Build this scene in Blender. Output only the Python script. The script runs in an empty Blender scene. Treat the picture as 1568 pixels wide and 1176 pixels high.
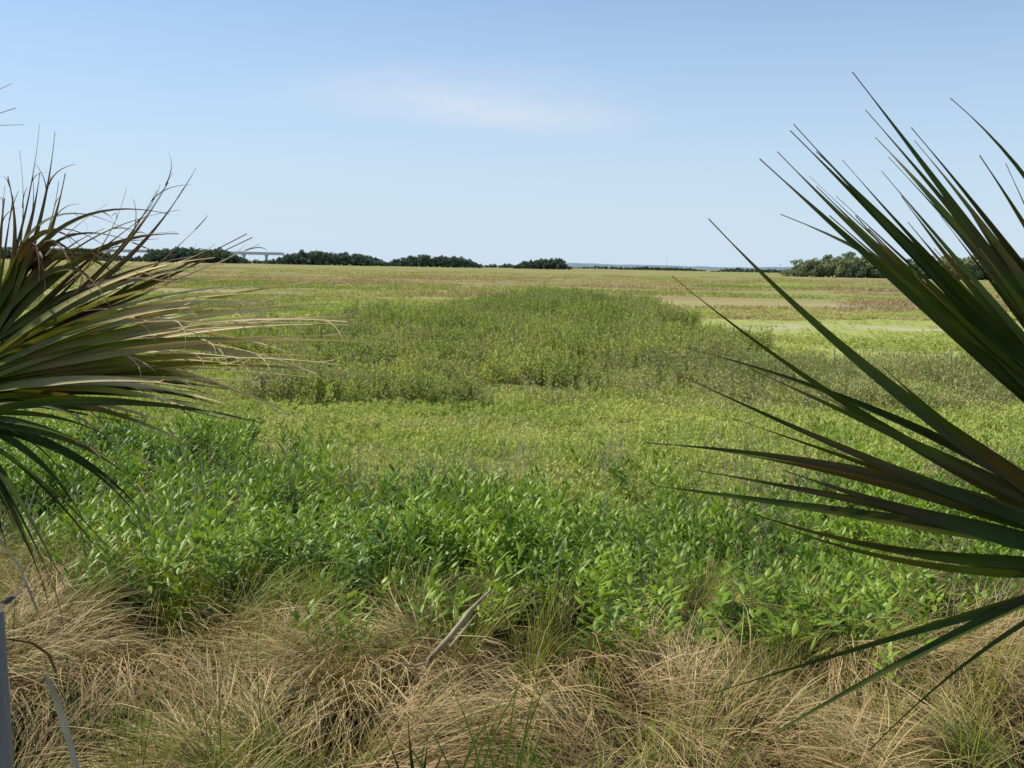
import bpy, math, random
import numpy as np
from mathutils import Vector, Matrix, Euler
random.seed(5)
R = np.random.default_rng(11)
scene = bpy.context.scene
D2R = math.radians

# ------------------------------------------------------------------ camera
H = 2.6
LENS = 33.0
F = LENS / 36.0 * 1568
cam_d = bpy.data.cameras.new("camera")
cam = bpy.data.objects.new("camera", cam_d)
scene.collection.objects.link(cam)
cam_d.lens = LENS; cam_d.sensor_width = 36
cam_d.clip_start = 0.05; cam_d.clip_end = 20000
M = Matrix.Translation((0, 0, H)) @ Euler((D2R(90 - 7.2), 0, 0)).to_matrix().to_4x4() @ Matrix.Rotation(D2R(1.1), 4, 'Z')
cam.matrix_world = M
scene.camera = cam
scene.view_settings.view_transform = 'Standard'
scene.view_settings.look = 'None'
scene.view_settings.exposure = 0

def sight(bx, by, d):
    """survey helper: world point on a measured bearing at distance d"""
    return M @ Vector(((bx - 784) / F * d, -(by - 588) / F * d, -d))

# ------------------------------------------------------------------ light
AZ, EL = -74.0, 52.0
s = Vector((math.cos(D2R(EL)) * math.sin(D2R(AZ)), math.cos(D2R(EL)) * math.cos(D2R(AZ)), math.sin(D2R(EL))))
sun_d = bpy.data.lights.new("sun", 'SUN')
sun_d.energy = 5.0; sun_d.angle = D2R(0.5); sun_d.color = (1.0, 0.93, 0.78)
sun = bpy.data.objects.new("sun", sun_d)
sun.rotation_euler = s.to_track_quat('Z', 'Y').to_euler()
sun.location = s * 50
scene.collection.objects.link(sun)

w = bpy.data.worlds.new("World"); scene.world = w; w.use_nodes = True
nt = w.node_tree; N = nt.nodes; L = nt.links
bg = N["Background"]; bg.inputs[1].default_value = 0.12
sky = N.new("ShaderNodeTexSky"); sky.sky_type = 'NISHITA'; sky.sun_disc = False
sky.sun_elevation = D2R(EL); sky.sun_rotation = D2R(AZ)
sky.air_density = 1.0; sky.dust_density = 0.3; sky.ozone_density = 2.0
def wn(t, **k):
    n = N.new(t)
    for a, b in k.items(): setattr(n, a, b)
    return n
tc = wn("ShaderNodeTexCoord"); sp = wn("ShaderNodeSeparateXYZ"); L.new(tc.outputs["Generated"], sp.inputs[0])
# humid summer haze toward the horizon
hz = wn("ShaderNodeMapRange"); hz.interpolation_type = 'SMOOTHSTEP'
hz.inputs[1].default_value = 0.44; hz.inputs[2].default_value = -0.08; hz.inputs[3].default_value = 0.06; hz.inputs[4].default_value = 1.0
L.new(sp.outputs[2], hz.inputs[0])
tn = wn("ShaderNodeMix", data_type='RGBA'); tn.blend_type = 'MULTIPLY'; tn.inputs[0].default_value = 1; L.new(sky.outputs[0], tn.inputs[6]); tn.inputs[7].default_value = (0.87, 1.04, 1.21, 1)
hm = wn("ShaderNodeMix", data_type='RGBA'); L.new(hz.outputs[0], hm.inputs[0]); L.new(tn.outputs[2], hm.inputs[6]); hm.inputs[7].default_value = (5.05, 6.2, 7.35, 1)
my = wn("ShaderNodeMath", operation='MAXIMUM'); L.new(sp.outputs[1], my.inputs[0]); my.inputs[1].default_value = 0.05
du = wn("ShaderNodeMath", operation='DIVIDE'); L.new(sp.outputs[0], du.inputs[0]); L.new(my.outputs[0], du.inputs[1])
dv = wn("ShaderNodeMath", operation='DIVIDE'); L.new(sp.outputs[2], dv.inputs[0]); L.new(my.outputs[0], dv.inputs[1])
cb = wn("ShaderNodeCombineXYZ"); L.new(du.outputs[0], cb.inputs[0]); L.new(dv.outputs[0], cb.inputs[1])
def blob(cx, cy, sx, sy):
    m = wn("ShaderNodeMapping"); m.vector_type = 'POINT'
    m.inputs["Location"].default_value = (-cx / sx, -cy / sy, 0); m.inputs["Scale"].default_value = (1 / sx, 1 / sy, 1)
    L.new(cb.outputs[0], m.inputs[0])
    ln = wn("ShaderNodeVectorMath", operation='LENGTH'); L.new(m.outputs[0], ln.inputs[0])
    r = wn("ShaderNodeMapRange"); r.interpolation_type = 'SMOOTHSTEP'
    r.inputs[1].default_value = 1; r.inputs[2].default_value = 0; L.new(ln.outputs["Value"], r.inputs[0])
    return r
b1 = blob(-0.07, 0.175, 0.24, 0.045); b2 = blob(0.02, 0.152, 0.17, 0.028)
ad = wn("ShaderNodeMath", operation='ADD'); L.new(b1.outputs[0], ad.inputs[0]); L.new(b2.outputs[0], ad.inputs[1])
mp = wn("ShaderNodeMapping"); mp.inputs["Scale"].default_value = (4, 17, 1); mp.inputs["Rotation"].default_value = (0, 0, 0.12)
L.new(cb.outputs[0], mp.inputs[0])
nz = wn("ShaderNodeTexNoise"); nz.inputs["Scale"].default_value = 1.0; nz.inputs["Detail"].default_value = 7; nz.inputs["Roughness"].default_value = .58; L.new(mp.outputs[0], nz.inputs[0])
mr = wn("ShaderNodeMapRange"); mr.inputs[1].default_value = 0.25; mr.inputs[2].default_value = 0.72; L.new(nz.outputs[0], mr.inputs[0])
mu = wn("ShaderNodeMath", operation='MULTIPLY'); L.new(ad.outputs[0], mu.inputs[0]); L.new(mr.outputs[0], mu.inputs[1])
mu2 = wn("ShaderNodeMath", operation='MULTIPLY'); L.new(mu.outputs[0], mu2.inputs[0]); mu2.inputs[1].default_value = 0.68
mx = wn("ShaderNodeMix", data_type='RGBA'); L.new(mu2.outputs[0], mx.inputs[0]); L.new(hm.outputs[2], mx.inputs[6]); mx.inputs[7].default_value = (6.4, 6.95, 7.6, 1)
L.new(mx.outputs[2], bg.inputs[0])

# ------------------------------------------------------------------ noise
def vn(x, y, sc, seed=0):
    x = np.asarray(x, float) / sc + seed * 17.31; y = np.asarray(y, float) / sc + seed * 7.77
    xi = np.floor(x).astype(np.int64); yi = np.floor(y).astype(np.int64)
    fx = x - xi; fy = y - yi; fx = fx * fx * (3 - 2 * fx); fy = fy * fy * (3 - 2 * fy)
    def h(a, b):
        n = (a * 374761393 + b * 668265263 + seed * 144665) & 0xffffffff
        n = ((n ^ (n >> 13)) * 1274126177) & 0xffffffff
        return ((n ^ (n >> 16)) & 0xffff) / 65535.0
    return (h(xi, yi) * (1 - fx) + h(xi + 1, yi) * fx) * (1 - fy) + (h(xi, yi + 1) * (1 - fx) + h(xi + 1, yi + 1) * fx) * fy
def sstep(a, b, v):
    t = np.clip((np.asarray(v, float) - a) / (b - a), 0, 1); return t * t * (3 - 2 * t)
def gz(x, y):
    z = 0.55 * (1 - sstep(3.5, 9.0, y))
    z = z + (vn(x, y, 1.1, 3) - .5) * 0.36 * (1 - sstep(6, 12, y))
    z = z + (vn(x, y, 9, 4) - .5) * 0.12 * sstep(12, 25, y) * (1 - sstep(200, 400, y))
    return z

# ------------------------------------------------------------------ mesh builder
class MB:
    def __init__(s): s.v = []; s.f = []; s.c = []
    def ribbon(s, pts, sides, wd, fold=0.0, tone=0.5, kind=0.0, t0=0.0):
        n = len(pts); b = len(s.v); cols = 3 if fold else 2
        for i in range(n):
            p = pts[i]; sd = sides[i] if isinstance(sides, list) else sides
            tg = (pts[min(i + 1, n - 1)] - pts[max(i - 1, 0)])
            tg = tg.normalized() if tg.length > 1e-9 else Vector((0, 0, 1))
            sd = (sd - tg * sd.dot(tg)); sd = sd.normalized() if sd.length > 1e-6 else tg.orthogonal().normalized()
            nn = tg.cross(sd); hw = wd[i] / 2; tt = t0 + (1 - t0) * i / (n - 1)
            k = kind[i] if isinstance(kind, (list, tuple)) else kind
            s.v.append(p - sd * hw); s.c.append((tone, tt, k, 1))
            if fold: s.v.append(p - nn * hw * fold); s.c.append((tone * 0.9, tt, k, 1))
            s.v.append(p + sd * hw); s.c.append((tone, tt, k, 1))
        for i in range(n - 1):
            for j in range(cols - 1):
                a = b + i * cols + j
                s.f.append((a, a + 1, a + cols + 1, a + cols))
    def tube(s, pts, rad, seg=6, tone=0.5, kind=0.0, cap=True):
        n = len(pts); b = len(s.v)
        for i in range(n):
            tg = (pts[min(i + 1, n - 1)] - pts[max(i - 1, 0)]).normalized()
            a = tg.cross(Vector((0.13, 0.97, 0.2))).normalized(); c = tg.cross(a)
            for j in range(seg):
                an = 2 * math.pi * j / seg
                s.v.append(pts[i] + (a * math.cos(an) + c * math.sin(an)) * rad[i]); s.c.append((tone, i / (n - 1), kind, 1))
        for i in range(n - 1):
            for j in range(seg):
                s.f.append((b + i * seg + j, b + i * seg + (j + 1) % seg, b + (i + 1) * seg + (j + 1) % seg, b + (i + 1) * seg + j))
        if cap:
            s.f.append(tuple(b + (n - 1) * seg + j for j in range(seg))); s.f.append(tuple(b + j for j in reversed(range(seg))))
    def box(s, lo, hi, tone=.5, kind=0.):
        b = len(s.v)
        for z in (lo[2], hi[2]):
            for (x, y) in ((lo[0], lo[1]), (hi[0], lo[1]), (hi[0], hi[1]), (lo[0], hi[1])):
                s.v.append(Vector((x, y, z))); s.c.append((tone, .5, kind, 1))
        for f in ((0, 3, 2, 1), (4, 5, 6, 7), (0, 1, 5, 4), (1, 2, 6, 5), (2, 3, 7, 6), (3, 0, 4, 7)): s.f.append(tuple(b + i for i in f))
    def build(s, name, mat, link=True, smooth=True, parent=None):
        me = bpy.data.meshes.new(name); me.from_pydata([tuple(v) for v in s.v], [], s.f)
        at = me.attributes.new("col", 'FLOAT_COLOR', 'POINT'); at.data.foreach_set("color", np.array(s.c, 'f').ravel())
        if smooth: me.polygons.foreach_set("use_smooth", [True] * len(me.polygons))
        me.materials.append(mat); ob = bpy.data.objects.new(name, me)
        if link: scene.collection.objects.link(ob)
        if parent: ob.parent = parent
        return ob

# ------------------------------------------------------------------ materials
def mat_base(name):
    m = bpy.data.materials.new(name); m.use_nodes = True; m.node_tree.nodes.clear()
    return m, m.node_tree.nodes, m.node_tree.links
def mixrgb(N, L, f, a, b, blend='MIX'):
    n = N.new("ShaderNodeMix"); n.data_type = 'RGBA'; n.blend_type = blend
    for i, v in ((0, f), (6, a), (7, b)):
        if isinstance(v, (int, float)): n.inputs[i].default_value = v
        elif isinstance(v, tuple): n.inputs[i].default_value = (*v, 1)
        else: L.new(v, n.inputs[i])
    return n.outputs[2]
def math_(N, L, op, a, b=0.0, clamp=False):
    n = N.new("ShaderNodeMath"); n.operation = op; n.use_clamp = clamp
    for i, v in ((0, a), (1, b)):
        if isinstance(v, (int, float)): n.inputs[i].default_value = v
        else: L.new(v, n.inputs[i])
    return n.outputs[0]
def noise(N, L, vec, sc, det=3, scale3=None, loc=(0, 0, 0)):
    if scale3 or any(loc):
        m = N.new("ShaderNodeMapping"); m.inputs["Scale"].default_value = scale3 or (1, 1, 1); m.inputs["Location"].default_value = loc
        L.new(vec, m.inputs[0]); vec = m.outputs[0]
    n = N.new("ShaderNodeTexNoise"); n.inputs["Scale"].default_value = sc; n.inputs["Detail"].default_value = det
    L.new(vec, n.inputs["Vector"]); return n.outputs[0]
def ramp(N, L, v, a, b, c=0., d=1.):
    n = N.new("ShaderNodeMapRange"); n.inputs[1].default_value = a; n.inputs[2].default_value = b
    n.inputs[3].default_value = c; n.inputs[4].default_value = d; L.new(v, n.inputs[0]); return n.outputs[0]
def leaf_mat(name, A, B, dead, base=None, nsc=0.5, ntilt=0.9, trans=0.3, rough=0.5, patch=None, spec=0.2, patch_s3=(0.25, .25, .25), patch_rng=(0.5, 0.65), real=False, transB=.5):
    m, N, L = mat_base(name)
    at = N.new("ShaderNodeAttribute"); at.attribute_name = "col"
    sp = N.new("ShaderNodeSeparateColor"); L.new(at.outputs["Color"], sp.inputs[0])
    ge = N.new("ShaderNodeNewGeometry")
    if real:
        oi = N.new("ShaderNodeAttribute"); oi.attribute_name = "rnd"; rnd = oi.outputs["Fac"]
    else:
        oi = N.new("ShaderNodeObjectInfo"); rnd = oi.outputs["Random"]
    nz = noise(N, L, ge.outputs["Position"], nsc, 2)
    f = math_(N, L, 'MULTIPLY', math_(N, L, 'SUBTRACT', nz, 0.5), ntilt * 2.2)
    f = math_(N, L, 'ADD', f, math_(N, L, 'MULTIPLY', sp.outputs[0], 0.6))
    f = math_(N, L, 'ADD', f, math_(N, L, 'MULTIPLY', rnd, 0.4), True)
    c = mixrgb(N, L, f, A, B)
    if patch:
        p = noise(N, L, ge.outputs["Position"], 1.0, 3, patch_s3, (31, 12, 0))
        c = mixrgb(N, L, ramp(N, L, p, *patch_rng), c, patch)
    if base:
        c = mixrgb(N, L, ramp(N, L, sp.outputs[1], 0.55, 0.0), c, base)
    c = mixrgb(N, L, sp.outputs[2], c, dead)
    pr = N.new("ShaderNodeBsdfPrincipled"); L.new(c, pr.inputs["Base Color"])
    pr.inputs["Roughness"].default_value = rough; pr.inputs["Specular IOR Level"].default_value = spec
    tr = N.new("ShaderNodeBsdfTranslucent"); tcol = mixrgb(N, L, 1.0, c, (1.0, 1.0, transB), 'MULTIPLY'); L.new(tcol, tr.inputs[0])
    ms = N.new("ShaderNodeMixShader"); ms.inputs[0].default_value = trans; L.new(pr.outputs[0], ms.inputs[1]); L.new(tr.outputs[0], ms.inputs[2])
    o = N.new("ShaderNodeOutputMaterial"); L.new(ms.outputs[0], o.inputs[0]); return m
def simple_mat(name, A, B, sc=5, rough=0.8, s3=None, bump=0.0):
    m, N, L = mat_base(name)
    ge = N.new("ShaderNodeTexCoord"); nz = noise(N, L, ge.outputs["Object"], sc, 6, s3)
    c = mixrgb(N, L, ramp(N, L, nz, 0.3, 0.7), A, B)
    pr = N.new("ShaderNodeBsdfPrincipled"); L.new(c, pr.inputs["Base Color"]); pr.inputs["Roughness"].default_value = rough
    pr.inputs["Specular IOR Level"].default_value = 0.15
    if bump:
        b = N.new("ShaderNodeBump"); b.inputs["Strength"].default_value = bump; b.inputs["Distance"].default_value = 0.02
        L.new(nz, b.inputs["Height"]); L.new(b.outputs[0], pr.inputs["Normal"])
    o = N.new("ShaderNodeOutputMaterial"); L.new(pr.outputs[0], o.inputs[0]); return m

# ------------------------------------------------------------------ ground
def axis(lo, hi, n, k):
    t = np.linspace(np.arcsinh(lo / k), np.arcsinh(hi / k), n); return k * np.sinh(t)
gx = axis(-7000, 7000, 240, 4); gy = axis(-40, 9000, 280, 4)
XX, YY = np.meshgrid(gx, gy); ZZ = gz(XX, YY)
me = bpy.data.meshes.new("marsh_ground")
nv = XX.size; nx = len(gx); ny = len(gy)
idx = np.arange(nv).reshape(ny, nx)
faces = np.stack([idx[:-1, :-1], idx[:-1, 1:], idx[1:, 1:], idx[1:, :-1]], -1).reshape(-1, 4)
me.from_pydata(np.stack([XX, YY, ZZ], -1).reshape(-1, 3).tolist(), [], faces.tolist())
me.polygons.foreach_set("use_smooth", [True] * len(me.polygons))
ground = bpy.data.objects.new("marsh_ground", me); scene.collection.objects.link(ground)
m, N_, L_ = mat_base("marsh_ground_mat")
ge = N_.new("ShaderNodeNewGeometry"); P = ge.outputs["Position"]
sx = N_.new("ShaderNodeSeparateXYZ"); L_.new(P, sx.inputs[0])
soil = mixrgb(N_, L_, ramp(N_, L_, noise(N_, L_, P, 9, 8), 0.5, 0.75), (0.022, 0.016, 0.010), (0.13, 0.105, 0.065))
fine = noise(N_, L_, P, 14, 8)
mid = mixrgb(N_, L_, ramp(N_, L_, fine, 0.3, 0.7), (0.26, 0.29, 0.085), (0.42, 0.44, 0.16))
mid = mixrgb(N_, L_, ramp(N_, L_, noise(N_, L_, P, 1, 5, (0.09, 0.20, 1)), 0.53, 0.60), mid, (0.44, 0.40, 0.28))
farA = mixrgb(N_, L_, ramp(N_, L_, noise(N_, L_, P, 1.0, 6, (0.008, 0.022, 1)), 0.42, 0.54), (0.24, 0.30, 0.075), (0.34, 0.26, 0.15))
farA = mixrgb(N_, L_, ramp(N_, L_, noise(N_, L_, P, 1.0, 7, (0.03, 0.07, 1), (5, 3, 0)), 0.52, 0.66), farA, (0.17, 0.19, 0.08))
farA = mixrgb(N_, L_, ramp(N_, L_, noise(N_, L_, P, 1.0, 8, (0.3, 0.35, 1)), 0.35, 0.75, 0, 0.4), farA, (0.18, 0.20, 0.08))
c = mixrgb(N_, L_, ramp(N_, L_, sx.outputs[1], 8.0, 10.5), soil, mid)
c = mixrgb(N_, L_, ramp(N_, L_, sx.outputs[1], 58, 85), c, farA)
pr = N_.new("ShaderNodeBsdfPrincipled"); pr.inputs["Roughness"].default_value = 1; pr.inputs["Specular IOR Level"].default_value = 0.0
L_.new(c, pr.inputs["Base Color"])
bp = N_.new("ShaderNodeBump"); bp.inputs["Strength"].default_value = 0.6; bp.inputs["Distance"].default_value = 0.05; L_.new(fine, bp.inputs["Height"]); L_.new(bp.outputs[0], pr.inputs["Normal"])
o = N_.new("ShaderNodeOutputMaterial"); L_.new(pr.outputs[0], o.inputs[0]); me.materials.append(m)

# ------------------------------------------------------------------ instancing
def scatter(name, pts, rot, scl, protos, real=False):
    pts = np.asarray(pts, 'f'); n = len(pts)
    col = bpy.data.collections.new(name + "_parts")
    for p in protos: col.objects.link(p)
    me = bpy.data.meshes.new(name); me.vertices.add(n); me.vertices.foreach_set("co", pts.ravel())
    a = me.attributes.new("rot", 'FLOAT_VECTOR', 'POINT'); a.data.foreach_set("vector", np.asarray(rot, 'f').ravel())
    a = me.attributes.new("scl", 'FLOAT_VECTOR', 'POINT'); a.data.foreach_set("vector", np.asarray(scl, 'f').ravel())
    a = me.attributes.new("pick", 'INT', 'POINT'); a.data.foreach_set("value", R.integers(0, len(protos), n).astype(np.int32))
    a = me.attributes.new("rnd", 'FLOAT', 'POINT'); a.data.foreach_set("value", R.random(n).astype('f'))
    ob = bpy.data.objects.new(name, me); scene.collection.objects.link(ob)
    ng = bpy.data.node_groups.new(name + "_nodes", 'GeometryNodeTree')
    ng.interface.new_socket("Geometry", in_out='INPUT', socket_type='NodeSocketGeometry')
    ng.interface.new_socket("Geometry", in_out='OUTPUT', socket_type='NodeSocketGeometry')
    gi = ng.nodes.new("NodeGroupInput"); go = ng.nodes.new("NodeGroupOutput")
    ci = ng.nodes.new("GeometryNodeCollectionInfo"); ci.inputs[0].default_value = col
    ci.inputs["Separate Children"].default_value = True; ci.inputs["Reset Children"].default_value = True
    ip = ng.nodes.new("GeometryNodeInstanceOnPoints"); ip.inputs["Pick Instance"].default_value = True
    def na(nm, ty):
        q = ng.nodes.new("GeometryNodeInputNamedAttribute"); q.data_type = ty; q.inputs[0].default_value = nm; return q.outputs[0]
    ng.links.new(gi.outputs[0], ip.inputs["Points"]); ng.links.new(ci.outputs[0], ip.inputs["Instance"])
    ng.links.new(na("pick", 'INT'), ip.inputs["Instance Index"]); ng.links.new(na("rot", 'FLOAT_VECTOR'), ip.inputs["Rotation"])
    ng.links.new(na("scl", 'FLOAT_VECTOR'), ip.inputs["Scale"])
    out = ip.outputs[0]
    if real:
        rz_ = ng.nodes.new("GeometryNodeRealizeInstances"); ng.links.new(out, rz_.inputs[0]); out = rz_.outputs[0]
    ng.links.new(out, go.inputs[0])
    md = ob.modifiers.new("scatter", 'NODES'); md.node_group = ng
    return ob
def rand_xy(x0, x1, y0, y1, dens):
    n = int((x1 - x0) * (y1 - y0) * dens); return R.uniform(x0, x1, n), R.uniform(y0, y1, n)
def inpoly(x, y, poly):
    ins = np.zeros(len(x), bool); n = len(poly)
    for i in range(n):
        x1, y1 = poly[i]; x2, y2 = poly[(i + 1) % n]
        cnd = ((y1 > y) != (y2 > y)) & (x < (x2 - x1) * (y - y1) / (y2 - y1 + 1e-12) + x1); ins ^= cnd
    return ins
def softpoly(x, y, poly, rx, ry):
    """membership 0..1 with ragged soft rim"""
    x = x + (vn(x, y, 2.2, 50) - .5) * 3.2 * rx; y = y + (vn(x, y, 2.6, 51) - .5) * 4.0 * ry; p = np.zeros(len(x))
    for i in range(12):
        a = i * 2.4; r = math.sqrt((i + .5) / 12)
        p += inpoly(x + r * rx * math.cos(a), y + r * ry * math.sin(a), poly)
    return p / 12
def place(name, x, y, protos, hs, ws=None, tilt=0.12, rotz=None, sink=0.02, real=False):
    n = len(x); z = gz(x, y) - sink
    rz = R.uniform(0, 2 * math.pi, n) if rotz is None else rotz
    rot = np.stack([R.normal(0, tilt, n), R.normal(0, tilt, n), rz], -1)
    ws = hs if ws is None else ws
    return scatter(name, np.stack([x, y, z], -1), rot, np.stack([ws, ws, hs], -1), protos, real)
def inview(x, y, m=2.0): return np.abs(x) < m + y * .60
U = random.uniform
# ------------------------------------------------------------------ plant prototypes
def blades(name, mat, nb, ln, rad, wd, tilt0, bend, lean=0.0, deadf=0.0, seg=5, twist=0.6):
    mb = MB()
    for i in range(nb):
        a = U(0, 2 * math.pi); r = rad * math.sqrt(random.random())
        p = Vector((r * math.cos(a), r * math.sin(a), 0))
        az = U(0, 2 * math.pi)
        d = Vector((math.cos(az), math.sin(az), 0)) + Vector((lean, 0, 0)) ; d.normalize()
        th = abs(random.gauss(tilt0, tilt0 * .5)); b = U(*bend); l = U(*ln); pts = [p.copy()]
        wob = random.gauss(0, 0.5)
        for k in range(seg):
            dd = Matrix.Rotation(wob * k / seg, 3, 'Z') @ d
            p = p + (dd * math.sin(th) + Vector((0, 0, math.cos(th)))) * l / seg; th += b / seg
            if p.z < 0.01: p.z = 0.01
            pts.append(p.copy())
        sd = Vector((-d.y, d.x, random.gauss(0, twist))); w = U(*wd)
        wds = [w * (1 - (k / seg) ** 2 * 0.97) for k in range(seg + 1)]
        dk = 1.0 if random.random() < deadf else (0.0 if random.random() < .7 else U(0, .5))
        mb.ribbon(pts, sd, wds, 0, random.random(), dk)
    return mb.build(name, mat, link=False)
def leaf(mb, p, d, l, w, curl, tone, kind, cheap=False):
    up = Vector((0, 0, 1)); sd = d.cross(up)
    if sd.length < .05: sd = Vector((1, 0, 0))
    sd.normalize(); sd = (sd + Vector((random.gauss(0, .3), random.gauss(0, .3), random.gauss(0, .35)))).normalized()
    nn = sd.cross(d).normalized()
    if cheap:
        mb.ribbon([p, p + d * l * .5 - nn * 0, p + d * l - nn * curl * l], sd, [w * .25, w, w * .08], 0, tone, kind, 0.6); return
    fr = [0, .3, .65, 1.0]; wv = [.2, .9, .9, .05]
    pts = [p + d * l * t + nn * (curl * l * t * t) for t in fr]
    mb.ribbon(pts, sd, [w * q for q in wv], 0.35, tone, kind, 0.6)
def leafy(name, mat, ns, hh, rad, ll, lw, per, cheap=False, lean=.22, deadf=.08, bare=0.15, stemr=.003, stemk=.7):
    mb = MB()
    for i in range(ns):
        a = U(0, 2 * math.pi); r = rad * math.sqrt(random.random()); p = Vector((r * math.cos(a), r * math.sin(a), 0))
        d = Vector((math.cos(a) * lean * r / rad + random.gauss(0, .1), math.sin(a) * lean * r / rad + random.gauss(0, .1), 1)).normalized()
        h = U(*hh); pts = [p + d * h * t + Vector((random.gauss(0, .01), random.gauss(0, .01), 0)) * t for t in (0, .5, 1)]
        mb.tube(pts, [stemr, stemr * .8, stemr * .4], 3, 0.4, stemk, False)
        ba = U(0, 6.28); tone = random.random()
        for k in range(per):
            t = bare + (1 - bare) * (k / per) ** 0.85
            q = pts[0].lerp(pts[2], t)
            an = ba + k * 1.57 + random.gauss(0, .35) ; up = 0.35 + 1.1 * t * t + random.gauss(0, .22)
            dd = Vector((math.cos(an), math.sin(an), up)).normalized()
            l = U(*ll) * (0.75 + 0.45 * math.sin(math.pi * min(1, t * .95)))
            kd = U(.5, 1.0) if random.random() < deadf * (1.7 - 1.5 * t) else 0.0
            leaf(mb, q, dd, l, U(*lw), U(-.25, .05), min(1, max(0, tone * .5 + t * .4 + U(-.15, .15))), kd, cheap)
    return mb.build(name, mat, link=False)

m_hay = leaf_mat("dry_grass_mat", (0.22, 0.135, 0.05), (0.66, 0.49, 0.235), (0.15, 0.19, 0.03), (0.06, 0.036, 0.015), nsc=1.6, ntilt=1.0, trans=.12, rough=.55, patch=(0.20, 0.25, 0.035), patch_s3=(.9, .9, .9), patch_rng=(.53, .61), real=True)  # brown blade roots, darkened further to stand in for shadow in the grass
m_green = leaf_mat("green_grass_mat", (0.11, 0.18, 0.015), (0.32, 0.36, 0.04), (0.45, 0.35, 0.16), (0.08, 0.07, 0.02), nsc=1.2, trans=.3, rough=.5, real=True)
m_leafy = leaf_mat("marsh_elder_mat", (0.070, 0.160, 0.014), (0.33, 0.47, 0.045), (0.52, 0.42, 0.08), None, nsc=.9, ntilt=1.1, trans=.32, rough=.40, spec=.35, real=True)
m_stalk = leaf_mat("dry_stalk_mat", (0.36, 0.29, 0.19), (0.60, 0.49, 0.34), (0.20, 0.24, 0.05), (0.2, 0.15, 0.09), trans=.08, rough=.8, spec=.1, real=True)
m_low = leaf_mat("saltwort_mat", (0.35, 0.42, 0.10), (0.58, 0.62, 0.20), (0.52, 0.46, 0.28), None, nsc=.35, ntilt=.9, trans=.3, rough=.7, patch=(0.54, 0.52, 0.25), patch_s3=(.16, .3, .3), patch_rng=(.52, .68), spec=.05)
m_shrub = leaf_mat("sea_oxeye_mat", (0.19, 0.26, 0.05), (0.45, 0.50, 0.13), (0.44, 0.36, 0.23), None, nsc=.5, ntilt=1.4, trans=.32, rough=.6, spec=.08, patch=(0.36, 0.37, 0.16), patch_s3=(.35, .35, .35), patch_rng=(.52, .68))
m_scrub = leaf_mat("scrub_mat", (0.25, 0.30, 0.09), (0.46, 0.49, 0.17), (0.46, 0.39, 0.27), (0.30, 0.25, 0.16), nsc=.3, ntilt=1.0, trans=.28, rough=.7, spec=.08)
m_far = leaf_mat("far_cordgrass_mat", (0.26, 0.34, 0.07), (0.43, 0.48, 0.13), (0.42, 0.34, 0.20), None, nsc=.05, ntilt=1.1, trans=.28, rough=.8, patch=(0.45, 0.345, 0.20), patch_s3=(.011, .028, .02), patch_rng=(.44, .53), spec=.03)

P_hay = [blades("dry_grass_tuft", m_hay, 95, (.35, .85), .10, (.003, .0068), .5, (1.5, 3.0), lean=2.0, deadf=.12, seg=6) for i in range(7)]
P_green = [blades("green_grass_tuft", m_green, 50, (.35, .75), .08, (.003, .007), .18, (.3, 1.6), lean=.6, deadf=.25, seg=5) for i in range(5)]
P_leafy = [leafy("marsh_elder_plant", m_leafy, 6, (.42, .8), .19, (.08, .125), (.021, .034), 17, deadf=.03, lean=.4, bare=.12) for i in range(8)]
P_stalk = [leafy("dry_stalk", m_stalk, 7, (.45, .85), .14, (.02, .05), (.004, .008), 7, True, deadf=.1, stemr=.004, stemk=0) for i in range(4)]
P_low = [leafy("saltwort_plant", m_low, 12, (.10, .20), .24, (.04, .07), (.016, .027), 8, True, bare=.2, deadf=.06, lean=.7, stemr=.002, stemk=.1) for i in range(6)]
P_shrub = [leafy("sea_oxeye_plant", m_shrub, 7, (.5, 1.05), .26, (.08, .12), (.022, .036), 16, True, bare=.35, deadf=(.06 if i < 5 else .5), stemr=.006, stemk=.85) for i in range(7)]
P_scrub = [leafy("scrub_plant", m_scrub, 8, (.35, .8), .28, (.06, .10), (.016, .028), 12, True, bare=.25, deadf=.3, stemr=.006) for i in range(5)]
P_far = [blades("cordgrass_clump", m_far, 60, (.2, .5), .8, (.03, .07), .35, (.1, .7), deadf=.1, seg=2) for i in range(5)]

# bank grass (dry, wind-laid)
def edge_at(x): return 5.3 + 1.5 * (vn(x, x * 0, 1.0, 8) - .5) + 1.2 * sstep(1.4, 3.2, x) + 0.9 * sstep(-1.2, -2.4, x)
x, y = rand_xy(-5.5, 5.5, 1.8, 7.6, 38)
keep = (y < edge_at(x) + R.normal(0, .3, len(x))) & (vn(x, y, .42, 21) > 0.34) & ~((x < -1.2 - .25 * (y - 3)) & (y < 3.5) & (R.random(len(x)) < .8)) & inview(x, y, 1.2)
x, y = x[keep], y[keep]
rz = (vn(x, y, .7, 5) - .5) * 8 - 0.9 + R.normal(0, .25, len(x))
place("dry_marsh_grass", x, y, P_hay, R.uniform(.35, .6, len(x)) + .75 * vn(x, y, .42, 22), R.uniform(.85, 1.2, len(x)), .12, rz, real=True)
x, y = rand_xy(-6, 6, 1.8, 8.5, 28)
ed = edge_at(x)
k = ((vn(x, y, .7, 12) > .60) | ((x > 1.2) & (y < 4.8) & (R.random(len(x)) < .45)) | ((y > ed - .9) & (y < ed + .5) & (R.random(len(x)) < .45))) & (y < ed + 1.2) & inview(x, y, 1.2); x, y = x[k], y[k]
place("green_marsh_grass", x, y, P_green, R.uniform(.4, 1.0, len(x)), None, .2, (vn(x, y, 1.4, 6) - .5) * 6, real=True)
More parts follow.
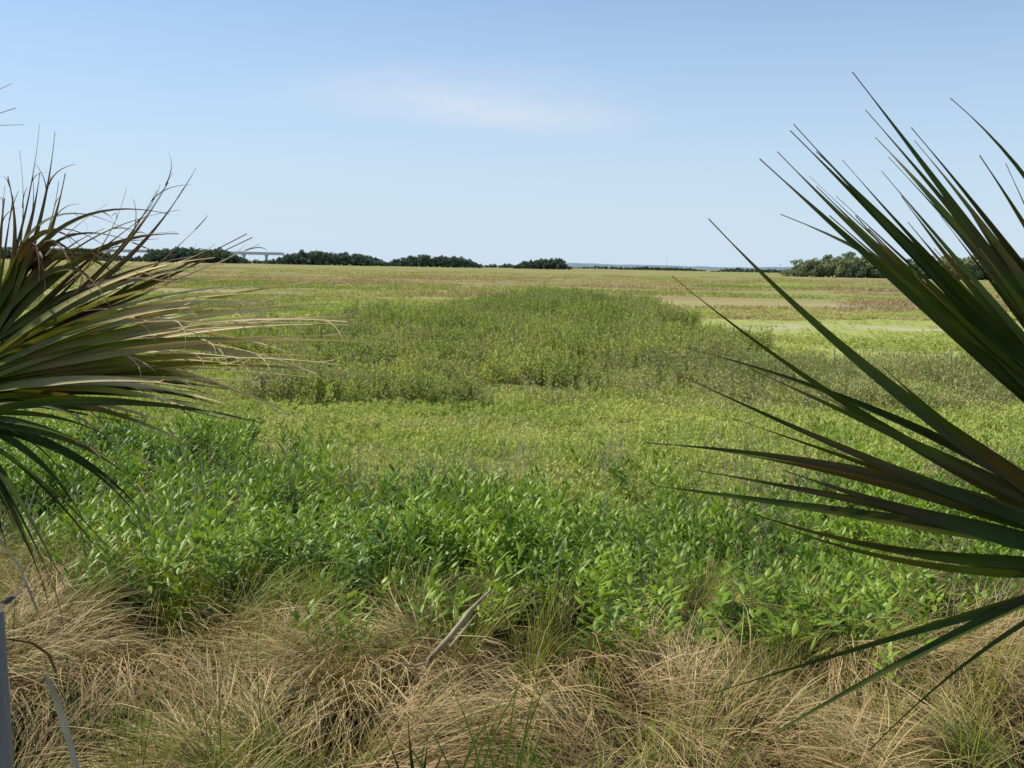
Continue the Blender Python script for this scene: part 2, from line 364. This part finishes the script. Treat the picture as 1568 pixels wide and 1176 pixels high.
# leafy shrubs
x, y = rand_xy(-12, 12, 4.4, 13.5, 17)
near = edge_at(x) + .0 + .6 * (vn(x, y, .6, 9) - .5)
far = 10.0 + 2.2 * (vn(x, y * 0, 1.5, 14) - .5) + 2.2 * sstep(-1.6, -4, x) + 1.2 * sstep(2.5, 5, x)
k = (y > near + R.normal(0, .25, len(x))) & (y < far + R.normal(0, .7, len(x))) & (vn(x, y, .5, 30) > .27) & inview(x, y, 1.5)
x, y = x[k], y[k]
hh = .40 + .62 * vn(x, y, .7, 15) + np.abs(R.normal(0, .12, len(x))) + .18 * np.exp(-((x + 3) / 1.6) ** 2 - ((y - 10) / 2.0) ** 2)
thin = R.random(len(x)) < np.where((y > 8.8) & (x > -1.8), .55, 1.0)
place("marsh_elder_shrubs", x[thin], y[thin], P_leafy, hh[thin], np.full(thin.sum(), 1.0), .14, real=True)
x, y = rand_xy(-10, 10, 5.4, 12.5, 9)
k = (vn(x, y, .9, 18) > .50) & (y < 11 + R.normal(0, .9, len(x))) & inview(x, y); x, y = x[k], y[k]
place("dry_stalks", x, y, P_stalk, R.uniform(.55, 1.1, len(x)), None, .2, real=True)
# low salt meadow
C1 = [(-4.9, 20.5), (-1.5, 19.2), (.9, 18.6), (3.0, 19.5), (4.6, 22.5), (6.0, 30), (6.5, 38), (8.4, 57), (3, 62), (-2.6, 56), (-1.8, 46), (-4.5, 40), (-7.6, 36), (-8.6, 30), (-6.6, 24)]
C2 = [(.2, 18.4), (3, 17.4), (7, 17.2), (14, 16.2), (20, 17), (26, 27), (15, 27), (9.5, 24.5), (5.3, 24), (3, 21)]
C3 = [(-30, 46), (-14, 44), (-10, 44), (-9, 48), (-14, 51), (-30, 54)]
MUD = [(8, 39), (14, 37.5), (26, 38), (40, 42), (40, 52), (24, 53), (13, 51), (8.5, 46)]
MUD2 = [(9.5, 27.5), (12, 26.5), (17, 28), (15, 31.5), (11, 30.5)]
x, y = rand_xy(-15, 15, 9.0, 22, 27)
k = (softpoly(x, y, C1, 1.0, 1.2) < .5) & inview(x, y) & (vn(x, y, .8, 41) > .08); x, y = x[k], y[k]
place("salt_meadow", x, y, P_low, .75 + .5 * vn(x, y, 1.5, 40) + .9 * (R.random(len(x)) < .012), np.full(len(x), 1.1), .22)
# thicket of sea oxeye
x, y = rand_xy(-12, 12, 16, 64, 12)
p = softpoly(x, y, C1, 2.0, 3.0)
k = (p > .12 + .7 * vn(x, y, 1.1, 55)) & (vn(x, y, .9, 56) > .2); x, y, p = x[k], y[k], p[k]
hh = (.38 + .70 * vn(x, y, 1.4, 52) + .42 * np.exp(-((x - 2.4) / 4.2) ** 2) * sstep(24, 44, y) + R.normal(0, .14, len(x))) * (.55 + .45 * p)
place("sea_oxeye_thicket", x, y, P_shrub, hh, np.full(len(x), 1.15), .16)
# scrub on right and around the thicket
x, y = rand_xy(-2, 27, 14, 30, 9)
p = softpoly(x, y, C2, 1.5, 1.6)
k = (p > .2 + .5 * vn(x, y, 1.4, 63)) & (vn(x, y, 1.6, 64) > .25); x, y, p = x[k], y[k], p[k]
x2, y2 = rand_xy(-32, -6, 40, 57, 4); p2 = softpoly(x2, y2, C3, 2, 2); k = p2 > .4; x = np.r_[x, x2[k]]; y = np.r_[y, y2[k]]; p = np.r_[p, p2[k]]
x2, y2 = rand_xy(-7, 5, 16.8, 23, 4); k = vn(x2, y2, 1.2, 67) > .5; x = np.r_[x, x2[k]]; y = np.r_[y, y2[k]]; p = np.r_[p, np.full(k.sum(), .5)]
x2, y2 = rand_xy(-6, 7, 20, 50, 2.0); k = (softpoly(x2, y2, C1, 1, 1) > .5) & (vn(x2, y2, 1.6, 68) > .45); x = np.r_[x, x2[k]]; y = np.r_[y, y2[k]]; p = np.r_[p, np.full(k.sum(), 1.3)]
place("marsh_scrub", x, y, P_scrub, (.55 + .65 * vn(x, y, 1.8, 62) + R.normal(0, .1, len(x))) * (.55 + .45 * p), np.full(len(x), 1.15), .15)
# mid flats
x, y = rand_xy(-34, 36, 20, 62, 3.2)
mud = np.maximum(softpoly(x, y, MUD, 2, 1.5), softpoly(x, y, MUD2, 1, 1))
k = (np.abs(x) < 4 + y * .60) & (softpoly(x, y, C1, 1, 1) < .5) & (vn(x, y, 4, 70) > .3) & (R.random(len(x)) > mud * .93); x, y = x[k], y[k]
place("cordgrass_flat", x, y, P_low, .6 + 1.2 * vn(x, y, 5, 71) ** 2, np.full(len(x), 2.2), .12)
# far marsh
r = R.random(9000); y = 46 * (330 / 46) ** r; x = R.uniform(-1, 1, len(y)) * (8 + y * .60)
k = (vn(x, y * 1.9, 16, 80) > .38) & (softpoly(x, y, C1, 1, 1) < .3) & (softpoly(x, y, MUD, 2, 1) < .4); x, y = x[k], y[k]
hh = .25 + 1.3 * vn(x, y * 1.8, 18, 81) ** 2 * (1 - .5 * sstep(100, 300, y))
place("distant_cordgrass", x, y, P_far, hh, 1 + y / 130, .06)

# ------------------------------------------------------------------ distant trees
def tree(name, mat, Ht=9.0, Wd=8.0, nb=13, per=42):
    mb = MB()
    mb.tube([Vector((0, 0, -.5)), Vector((.1, 0, Ht * .3)), Vector((0, .1, Ht * .6))], [.35, .25, .1], 6, .3, 1.0)
    for i in range(nb):
        a = U(0, 6.28); rr = Wd / 2 * math.sqrt(random.random()) * .8; zc = U(.1, .85) * Ht * (1 - .35 * (rr / (Wd / 2)) ** 2)
        c = Vector((rr * math.cos(a), rr * math.sin(a), zc)); br = U(.12, .2) * Wd
        mb.tube([Vector((0, 0, Ht * .25)), c * .6 + Vector((0, 0, Ht * .08)), c], [.14, .08, .03], 4, .3, 1.0, False)
        tone = U(0, 1)
        for k in range(per):
            v = Vector((random.gauss(0, 1), random.gauss(0, 1), random.gauss(0, .7))).normalized() * br * U(.55, 1.1)
            q = c + v; n = (v.normalized() + Vector((random.gauss(0, .5), random.gauss(0, .5), random.gauss(0, .5)))).normalized()
            a1 = n.orthogonal().normalized(); sz = U(.3, .6)
            mb.ribbon([q - a1 * sz, q, q + a1 * sz], n.cross(a1), [sz * .3, sz * 1.3, sz * .3], 0, tone * .6 + U(0, .4), 0)
    return mb.build(name, mat, link=False, smooth=False)
m_tree = leaf_mat("far_tree_mat", (0.10, 0.145, 0.11), (0.17, 0.215, 0.145), (0.10, 0.10, 0.09), None, nsc=.05, trans=.2, rough=.9, spec=.03, transB=.9)  # distance haze is mixed into these leaf colours
m_treeR = leaf_mat("near_tree_mat", (0.16, 0.20, 0.10), (0.30, 0.35, 0.18), (0.14, 0.13, 0.11), None, nsc=.05, trans=.25, rough=.9, spec=.03, transB=.8)  # lighter grey-green, with some haze painted into the foliage
PT = [tree("maritime_tree", m_tree) for i in range(5)]
PR = [tree("maritime_tree", m_treeR) for i in range(5)]
def treerow(name, spans, protos):
    pts = []; scl = []
    for (a, b, hp, d, rows, rough) in spans:
        A = sight(a, 405, d); B = sight(b, 405, d); Wm = abs(B.x - A.x); n = int(Wm / 3.2) + 2
        for rI in range(rows):
            for i in range(n):
                t = (i + U(-.4, .4)) / (n - 1); t = min(1, max(0, t))
                hm = hp / F * d * (1 - rough * random.random()) * min(1, .35 + 3.2 * min(t, 1 - t)) * (.78 + .36 * float(vn(t * Wm, rI, 22, 5)))
                pts.append((A.x + (B.x - A.x) * t, A.y + rI * 6 + U(-3, 3), 0)); sc = hm / 9.0 ; wsc = max(sc, .55) * U(.9, 1.2); scl.append((wsc, wsc, sc * 1.05))
    n = len(pts); rot = np.zeros((n, 3)); rot[:, 2] = R.uniform(0, 6.28, n)
    scatter(name, pts, rot, scl, protos)
treerow("distant_tree_line", [(-150, 205, 24, 700, 2, .3), (200, 372, 27, 700, 3, .25), (412, 590, 25, 720, 3, .2), (372, 415, 10, 740, 2, .5), (585, 735, 20, 760, 3, .25), (735, 795, 9, 900, 2, .5),
                              (788, 872, 19, 760, 3, .2), (870, 1080, 6, 1300, 2, .6), (950, 1080, 7, 1100, 2, .5), (1090, 1215, 8, 1000, 2, .5)], PT)
treerow("shoreline_trees", [(1212, 1360, 38, 420, 3, .3), (1350, 1700, 38, 430, 3, .35)], PR)

# hills
mb = MB(); d = 4200; A = sight(860, 405, d); B = sight(1700, 405, d); n = 160
for i in range(n + 1):
    t = i / n; xh = A.x + (B.x - A.x) * t
    zt = 9 + 9 * float(vn(t * 10, 0, 1.0, 90)) + 3 * float(vn(t * 80, 0, 1.0, 91))
    for (yy_, zz) in ((d - 60, -2), (d, zt), (d + 300, -2)):
        mb.v.append(Vector((xh, yy_, zz))); mb.c.append((.5, .5, 0, 1))
    if i:
        b = len(mb.v) - 6
        mb.f.append((b, b + 3, b + 4, b + 1)); mb.f.append((b + 1, b + 4, b + 5, b + 2))
mb.build("distant_hills", simple_mat("hill_mat", (0.15, 0.22, 0.26), (0.19, 0.26, 0.29), .01, 1))  # blue-grey aerial haze is baked into the hill colour
# bridge
mb = MB(); A = sight(-150, 394, 1000); B = sight(434, 394, 1000); yb = 1000
zt = 10.5
mb.box((A.x, yb, zt - 1.9), (B.x, yb + 11, zt)); mb.box((A.x, yb - .3, zt), (B.x, yb, zt + 1.1)); mb.box((A.x, yb + 11, zt), (B.x, yb + 11.3, zt + 1.1))
xx_ = A.x + 5
while xx_ < B.x:
    mb.box((xx_ - 1.0, yb + 1, zt - 3.0), (xx_ + 1.0, yb + 10, zt - 1.9))
    for q in (2, 8): mb.tube([Vector((xx_, yb + q, -1)), Vector((xx_, yb + q, zt - 3.0))], [.8, .8], 8)
    xx_ += 24
mb.build("highway_bridge", simple_mat("concrete_mat", (0.5, 0.52, 0.55), (0.6, 0.62, 0.65), .1, .9), smooth=False)
mb = MB()
for (px, hp, d) in ((1021, 18, 1500), (368, 20, 1100), (1195, 13, 1200)):
    q = sight(px, 405, d); ht = hp / F * d
    mb.tube([Vector((q.x, q.y, 0)), Vector((q.x, q.y, ht))], [.35, .2], 4); mb.box((q.x - 1.3, q.y - .1, ht * .9), (q.x + 1.3, q.y + .1, ht * .9 + .25))
mb.build("utility_poles", simple_mat("pole_mat", (0.3, 0.32, 0.35), (0.4, 0.42, 0.45), 1, .8), smooth=False)

# ------------------------------------------------------------------ palms
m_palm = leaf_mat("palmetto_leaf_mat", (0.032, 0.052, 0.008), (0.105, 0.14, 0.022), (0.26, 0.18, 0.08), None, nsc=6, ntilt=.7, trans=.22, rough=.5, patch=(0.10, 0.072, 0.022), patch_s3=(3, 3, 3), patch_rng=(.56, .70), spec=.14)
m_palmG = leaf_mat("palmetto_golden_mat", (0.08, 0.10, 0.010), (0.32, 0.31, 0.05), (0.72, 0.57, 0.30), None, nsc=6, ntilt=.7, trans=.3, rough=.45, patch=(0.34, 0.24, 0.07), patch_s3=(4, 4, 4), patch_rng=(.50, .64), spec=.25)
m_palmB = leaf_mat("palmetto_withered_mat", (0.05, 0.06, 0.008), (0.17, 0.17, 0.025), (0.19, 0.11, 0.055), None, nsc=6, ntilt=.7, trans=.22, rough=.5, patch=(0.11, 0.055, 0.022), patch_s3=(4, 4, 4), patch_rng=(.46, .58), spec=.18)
m_petiole = simple_mat("petiole_mat", (0.10, 0.12, 0.04), (0.18, 0.16, 0.07), 6, .5)
m_trunk = simple_mat("palm_trunk_mat", (0.13, 0.10, 0.07), (0.28, 0.23, 0.18), 9, .9, None, .5)
def curve3(h, mI, t, n, sag=0):
    a = (h - mI).length; b = (mI - t).length; sm = a / (a + b); out = []
    for i in range(n + 1):
        s_ = i / n
        l0 = (s_ - sm) * (s_ - 1) / (sm); l1 = s_ * (s_ - 1) / (sm * (sm - 1)); l2 = s_ * (s_ - sm) / (1 - sm)
        out.append(h * l0 + mI * l1 + t * l2)
    return out
def fan(mb, hub, leaflets, wd, nrm, deadtip=.12, rollv=.7, thread=0):
    for lf in leaflets:
        tip, mid = lf[0], lf[1]; n = 18
        h = hub + Vector((U(-.02, .02), U(-.03, .03), U(-.02, .02)))
        pts = curve3(h, mid, tip, n)
        tg = (tip - h).normalized(); sd = nrm.cross(tg).normalized()
        ang = random.gauss(0, rollv); tw = random.gauss(0, .5)
        sds = [Matrix.Rotation(ang + tw * i / n, 3, tg) @ sd for i in range(n + 1)]
        W = wd * U(.7, 1.2); wds = []; kinds = []; dt_ = deadtip * U(.4, 1.5)
        for i in range(n + 1):
            t = i / n; v = (.3 + .7 * min(1, t / .35)) if t < .35 else (1 - ((t - .35) / .65)) ** 1.1
            wds.append(max(W * v, .0024)); kinds.append(min(1, max(0, (t - (1 - dt_)) / dt_ * 1.4)))
        mb.ribbon(pts, sds, wds, 0.6, random.random(), kinds)
        for q in range(thread):
            j = random.choice((n - 1, n - 3, n - 5)); p = pts[j]; dr = (pts[-1] - pts[-4]).normalized(); tp = [p]
            cu = Vector((random.gauss(0, 1), random.gauss(0, 1), random.gauss(-.2, 1))).normalized()
            stp = U(.008, .022)
            for z_ in range(6):
                dr = (dr + cu * .2 + Vector((0, 0, -.06))).normalized(); p = p + dr * stp; tp.append(p)
            mb.ribbon(tp, sd, [.0036 * (1 - z_ / 8) for z_ in range(7)], 0, .8, 1.0)
def pt_list(lst, d0, dv, dup=0, jit=20):
    out = []
    for (tx, ty, mx_, my_) in lst:
        for q in range(1 + dup):
            jx, jy = (0, 0) if q == 0 else (random.gauss(0, jit), random.gauss(0, jit))
            dt = d0 + U(-dv, dv); dm = d0 + (dt - d0) * .45; out.append((sight(tx + jx, ty + jy, dt), sight(mx_ + jx * .6, my_ + jy * .6, dm)))
    return out
palmR = bpy.data.objects.new("sabal_palm", None); scene.collection.objects.link(palmR)
H1 = sight(1800, 790, 2.1); H2 = sight(1765, 862, 1.95); H3 = sight(1790, 845, 1.7)
up = [(1455, 150, 1535, 228), (1325, 168, 1430, 290), (1305, 110, 1420, 260), (1395, 195, 1490, 310), (1215, 190, 1340, 325), (1190, 232, 1340, 380), (1163, 243, 1310, 375),
      (1195, 328, 1350, 400), (1350, 262, 1450, 380), (1500, 238, 1560, 330), (1250, 232, 1390, 370), (1280, 300, 1420, 430), (1420, 225, 1520, 350), (1380, 300, 1480, 430), (1250, 285, 1400, 430),
      (1330, 350, 1460, 480), (1540, 250, 1600, 380), (1440, 330, 1540, 460), (1560, 330, 1640, 480), (1210, 200, 1360, 350), (1400, 215, 1470, 300), (1470, 300, 1560, 440), (1400, 420, 1520, 540), (1310, 330, 1440, 470),
      (1360, 400, 1490, 520), (1500, 380, 1590, 500), (1340, 210, 1450, 330), (1430, 380, 1540, 500), (1290, 245, 1420, 390), (1470, 440, 1580, 560), (1240, 270, 1390, 410), (1390, 340, 1500, 470), (1360, 240, 1470, 360), (1270, 330, 1420, 460)]
lowr = [(1085, 335, 1245, 492), (1028, 422, 1250, 588), (1045, 532, 1300, 612), (1050, 578, 1300, 690), (985, 678, 1300, 718), (970, 740, 1300, 785), (1065, 720, 1330, 770), (1100, 768, 1350, 838),
        (1100, 690, 1350, 740), (1180, 800, 1400, 862), (1150, 565, 1400, 680), (1250, 600, 1430, 700), (1120, 640, 1380, 730), (1350, 560, 1500, 690), (1270, 520, 1450, 650), (1200, 720, 1420, 790)]
bot = [(1080, 1065, 1330, 988), (1090, 1180, 1350, 1030), (1330, 1150, 1500, 1000)]
nR = Vector((-.25, -1, .35)).normalized()
mb = MB(); fan(mb, H1, pt_list(up, 2.1, .3), .038, nR, .12, .5, 0); mb.build("frond_blade_upper", m_palm, parent=palmR)
mb = MB(); fan(mb, H2, pt_list(lowr, 1.95, .25), .035, nR, .12, .5, 0); mb.build("frond_blade_middle", m_palm, parent=palmR)
mb = MB(); fan(mb, H3, pt_list(bot, 1.6, .15), .018, nR, .06, .2, 0); mb.build("frond_blade_lower", m_palm, parent=palmR)
crown = Vector((H2.x + .95, H2.y + .25, H2.z - .45))
mb = MB()
for hb in (H1, H2, H3):
    mI = crown.lerp(hb, .5) + Vector((0, 0, .12)); mb.tube(curve3(crown, mI, hb, 8), [.022 - .0012 * i for i in range(9)], 8)
mb.build("petioles", m_petiole, parent=palmR)
mb = MB(); gzr = float(gz(crown.x, crown.y))
pts = [Vector((crown.x, crown.y, gzr - .1 + i * (crown.z - gzr + .15) / 10)) for i in range(11)]
mb.tube(pts, [.17 + .025 * (i % 2) for i in range(11)], 12); mb.build("trunk", m_trunk, parent=palmR)

palmL = bpy.data.objects.new("sabal_palm", None); scene.collection.objects.link(palmL)
G1 = sight(-70, 600, 2.3); G2 = sight(-20, 540, 2.4); G3 = sight(-70, 640, 2.1); G4 = sight(-420, 140, 2.3)
g1 = [(535, 498, 250, 506), (515, 465, 260, 493), (530, 514, 250, 530), (485, 572, 225, 520), (455, 562, 235, 555), (480, 452, 225, 468), (400, 462, 190, 478), (395, 585, 200, 580), (355, 642, 190, 600),
      (435, 634, 255, 566), (360, 428, 180, 455), (520, 558, 260, 546), (330, 500, 160, 500), (300, 560, 150, 560), (290, 470, 140, 500), (420, 500, 200, 515), (370, 548, 180, 540), (250, 600, 120, 585)]
g2 = [(12, 270, 22, 380), (78, 270, 50, 370), (100, 265, 72, 370), (240, 292, 180, 385), (282, 287, 190, 400), (20, 300, 5, 400), (190, 400, 110, 352), (222, 380, 120, 358), (270, 355, 130, 390), (378, 358, 210, 440),
      (130, 440, 85, 372), (200, 440, 115, 390), (60, 430, 50, 372), (-20, 300, -20, 400), (160, 350, 90, 390), (320, 405, 170, 440), (250, 430, 130, 440), (215, 350, 120, 420)]
g3 = [(182, 864, 70, 740), (100, 900, 20, 750), (230, 800, 100, 690), (150, 690, 50, 650), (10, 840, -25, 730), (60, 870, 0, 740), (345, 642, 130, 612), (150, 655, 60, 620), (215, 700, 90, 640), (-10, 790, -45, 700), (130, 800, 40, 690)]
g4 = [(18, 128, -100, 170), (38, 191, -100, 190), (25, 165, -100, 195)]
nL = Vector((.3, -1, .55)).normalized()
mb = MB(); fan(mb, G1, pt_list(g1, 2.3, .3, 2, 26), .024, nL, .6, .8, 2); mb.build("frond_blade_front", m_palmG, parent=palmL)
mb = MB(); fan(mb, G2, pt_list(g2, 2.45, .25, 2, 24), .021, nL, .45, .8, 1); mb.build("frond_blade_upper", m_palmB, parent=palmL)
g5 = [(330, 590, 170, 570), (280, 540, 140, 545), (360, 610, 190, 590), (240, 570, 120, 570), (300, 620, 150, 600), (200, 520, 90, 530), (220, 640, 90, 620), (180, 470, 80, 510), (260, 500, 130, 520), (160, 600, 60, 595)]
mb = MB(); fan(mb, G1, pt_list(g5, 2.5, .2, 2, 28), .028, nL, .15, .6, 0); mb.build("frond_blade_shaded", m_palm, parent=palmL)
mb = MB(); fan(mb, G3, pt_list(g3, 2.1, .2, 1, 26), .019, nL, .15, .8, 1); mb.build("frond_blade_drooping", m_palm, parent=palmL)
mb = MB(); fan(mb, G4, pt_list(g4, 2.3, .1), .03, nL, .2, .6, 0); mb.build("frond_blade_high", m_palm, parent=palmL)
crown = Vector((G1.x - .9, G1.y + .35, G1.z - .4)); mb = MB()
for hb in (G1, G2, G3, G4):
    mI = crown.lerp(hb, .5) + Vector((0, 0, .1)); mb.tube(curve3(crown, mI, hb, 8), [.022 - .0012 * i for i in range(9)], 8)
mb.build("petioles", m_petiole, parent=palmL)
mb = MB(); gzl = float(gz(crown.x, crown.y))
pts = [Vector((crown.x, crown.y, gzl - .1 + i * (crown.z - gzl + .15) / 10)) for i in range(11)]
mb.tube(pts, [.17 + .025 * (i % 2) for i in range(11)], 12); mb.build("trunk", m_trunk, parent=palmL)

# ------------------------------------------------------------------ foreground details
m_grey = simple_mat("weathered_wood_mat", (0.20, 0.18, 0.15), (0.42, 0.38, 0.33), 12, .85, (1, 1, .12), .5)
q = sight(-14, 935, 2.5); g0 = float(gz(q.x, q.y)); mb = MB()
mb.tube([Vector((q.x, q.y, g0 - .2)), Vector((q.x + .004, q.y, (g0 + q.z) / 2)), Vector((q.x, q.y, q.z - .012)), Vector((q.x, q.y, q.z))], [.036, .034, .032, .026], 14)
mb.build("wooden_post", m_grey)
m_dead = leaf_mat("dead_frond_mat", (0.32, 0.29, 0.24), (0.52, 0.48, 0.41), (0.12, 0.08, 0.05), None, nsc=8, trans=.1, rough=.7)
mb = MB()
def strip(lst, w_, d_, kind=0., fold=.3):
    P3 = [sight(a, b, d_ + .05 * i) for i, (a, b) in enumerate(lst)]
    pp = []
    for i in range(len(P3) - 1):
        for t in (0, .5): pp.append(P3[i].lerp(P3[i + 1], t))
    pp.append(P3[-1]); n = len(pp)
    mb.ribbon(pp, Vector((1, .3, .2)), [w_ * (1 - .8 * abs(i / (n - 1) - .45)) for i in range(n)], fold, random.random(), kind)
strip([(-20, 800), (5, 835), (28, 865), (55, 930), (62, 950)], .007, 2.3)
strip([(70, 1035), (86, 1070), (100, 1115), (120, 1185), (128, 1230)], .020, 2.5)
strip([(-20, 945), (5, 925), (32, 905)], .028, 2.4, 1.)
strip([(10, 978), (50, 985), (75, 1003), (86, 1030)], .010, 2.45, 1.)
strip([(-20, 845), (15, 850), (35, 855)], .008, 2.4)
mb.build("dead_palm_frond", m_dead)
def onbank(px, py, off=.0):
    for i in range(400):
        d = 2.2 + i * .02; p = sight(px, py, d)
        if p.z <= float(gz(p.x, p.y)) + off: return p
    return p
m_stick = simple_mat("stick_mat", (0.22, 0.16, 0.09), (0.50, 0.41, 0.26), 14, .7, (1, 1, .3), .3)
mb = MB(); a = onbank(655, 1012, .40); b = sight(752, 903, a.y + .2)
mb.tube([a, a.lerp(b, .35) + Vector((.008, 0, .005)), a.lerp(b, .7) + Vector((.0, 0, .012)), b], [.012, .014, .010, .004], 7)
c1 = onbank(585, 1030, .38); mb.tube([c1, c1.lerp(a, .4) + Vector((0, 0, .02)), c1.lerp(a, .7) + Vector((0, 0, -.01)), a + Vector((.02, 0, 0))], [.003, .006, .005, .008], 6)
c2 = onbank(730, 940, .42); mb.tube([c2, sight(690, 990, c2.y - .3)], [.005, .008], 5)
mb.build("dead_branch", m_stick)
# dark sprigs low on the bank, lower left
m_dark = leaf_mat("wax_myrtle_mat", (0.02, 0.05, 0.012), (0.07, 0.12, 0.02), (0.15, 0.12, 0.05), None, nsc=2, trans=.2, rough=.5)
P_dark = [leafy("wax_myrtle_sprig", m_dark, 9, (.2, .5), .14, (.025, .045), (.007, .012), 24, True, lean=.7, bare=.1, stemr=.0025) for i in range(3)]
cs = [onbank(a_, b_) for (a_, b_) in ((335, 1060), (375, 1130), (260, 1150), (120, 1140), (200, 1185))]
xs = np.concatenate([c.x + R.normal(0, .09, 4) for c in cs]); ys = np.concatenate([c.y + R.normal(0, .09, 4) for c in cs])
place("wax_myrtle_shrubs", xs, ys, P_dark, R.uniform(.5, .85, len(xs)), None, .3)
# reed blades close to the viewpoint
m_reed = leaf_mat("reed_mat", (0.08, 0.15, 0.02), (0.18, 0.26, 0.04), (0.3, 0.25, 0.1), None, nsc=2, trans=.25, rough=.45)
mb = MB()
for (x0, y0, x1, y1) in ((690, 1230, 800, 1040), (720, 1230, 842, 985), (700, 1230, 640, 1085), (780, 1230, 870, 975), (640, 1230, 655, 1120), (745, 1230, 690, 1050), (800, 1230, 850, 1080), (760, 1230, 735, 1080), (830, 1230, 800, 1110), (670, 1230, 610, 1130), (700, 1230, 745, 1090), (740, 1230, 830, 1060), (790, 1230, 825, 1030), (710, 1230, 780, 1080), (770, 1230, 800, 1000)):
    a = sight(x0, y0, 2.6); b = sight(x1, y1, 2.4 + U(-.2, .2)); mI = a.lerp(b, .5) + Vector(((a.x - b.x) * .1, 0, .02)); a.z = float(gz(a.x, a.y)) 
    mb.ribbon(curve3(a, mI, b, 9), Vector((1, .5, 0)), [.013 * (1 - (i / 9) ** 2 * .95) for i in range(10)], .4, random.random(), 0)
mb.build("reed_blades", m_reed)
mb = MB(); hb = sight(640, 1260, 2.3)
fan(mb, hb, pt_list([(560, 1140, 600, 1200), (590, 1120, 615, 1190), (625, 1105, 632, 1180), (655, 1125, 648, 1190), (685, 1130, 662, 1190), (540, 1180, 590, 1215), (700, 1160, 670, 1200)], 2.3, .1), .014, Vector((0, -1, .4)), .1, .5)
mb.build("palmetto_seedling", m_palm)
print("done")
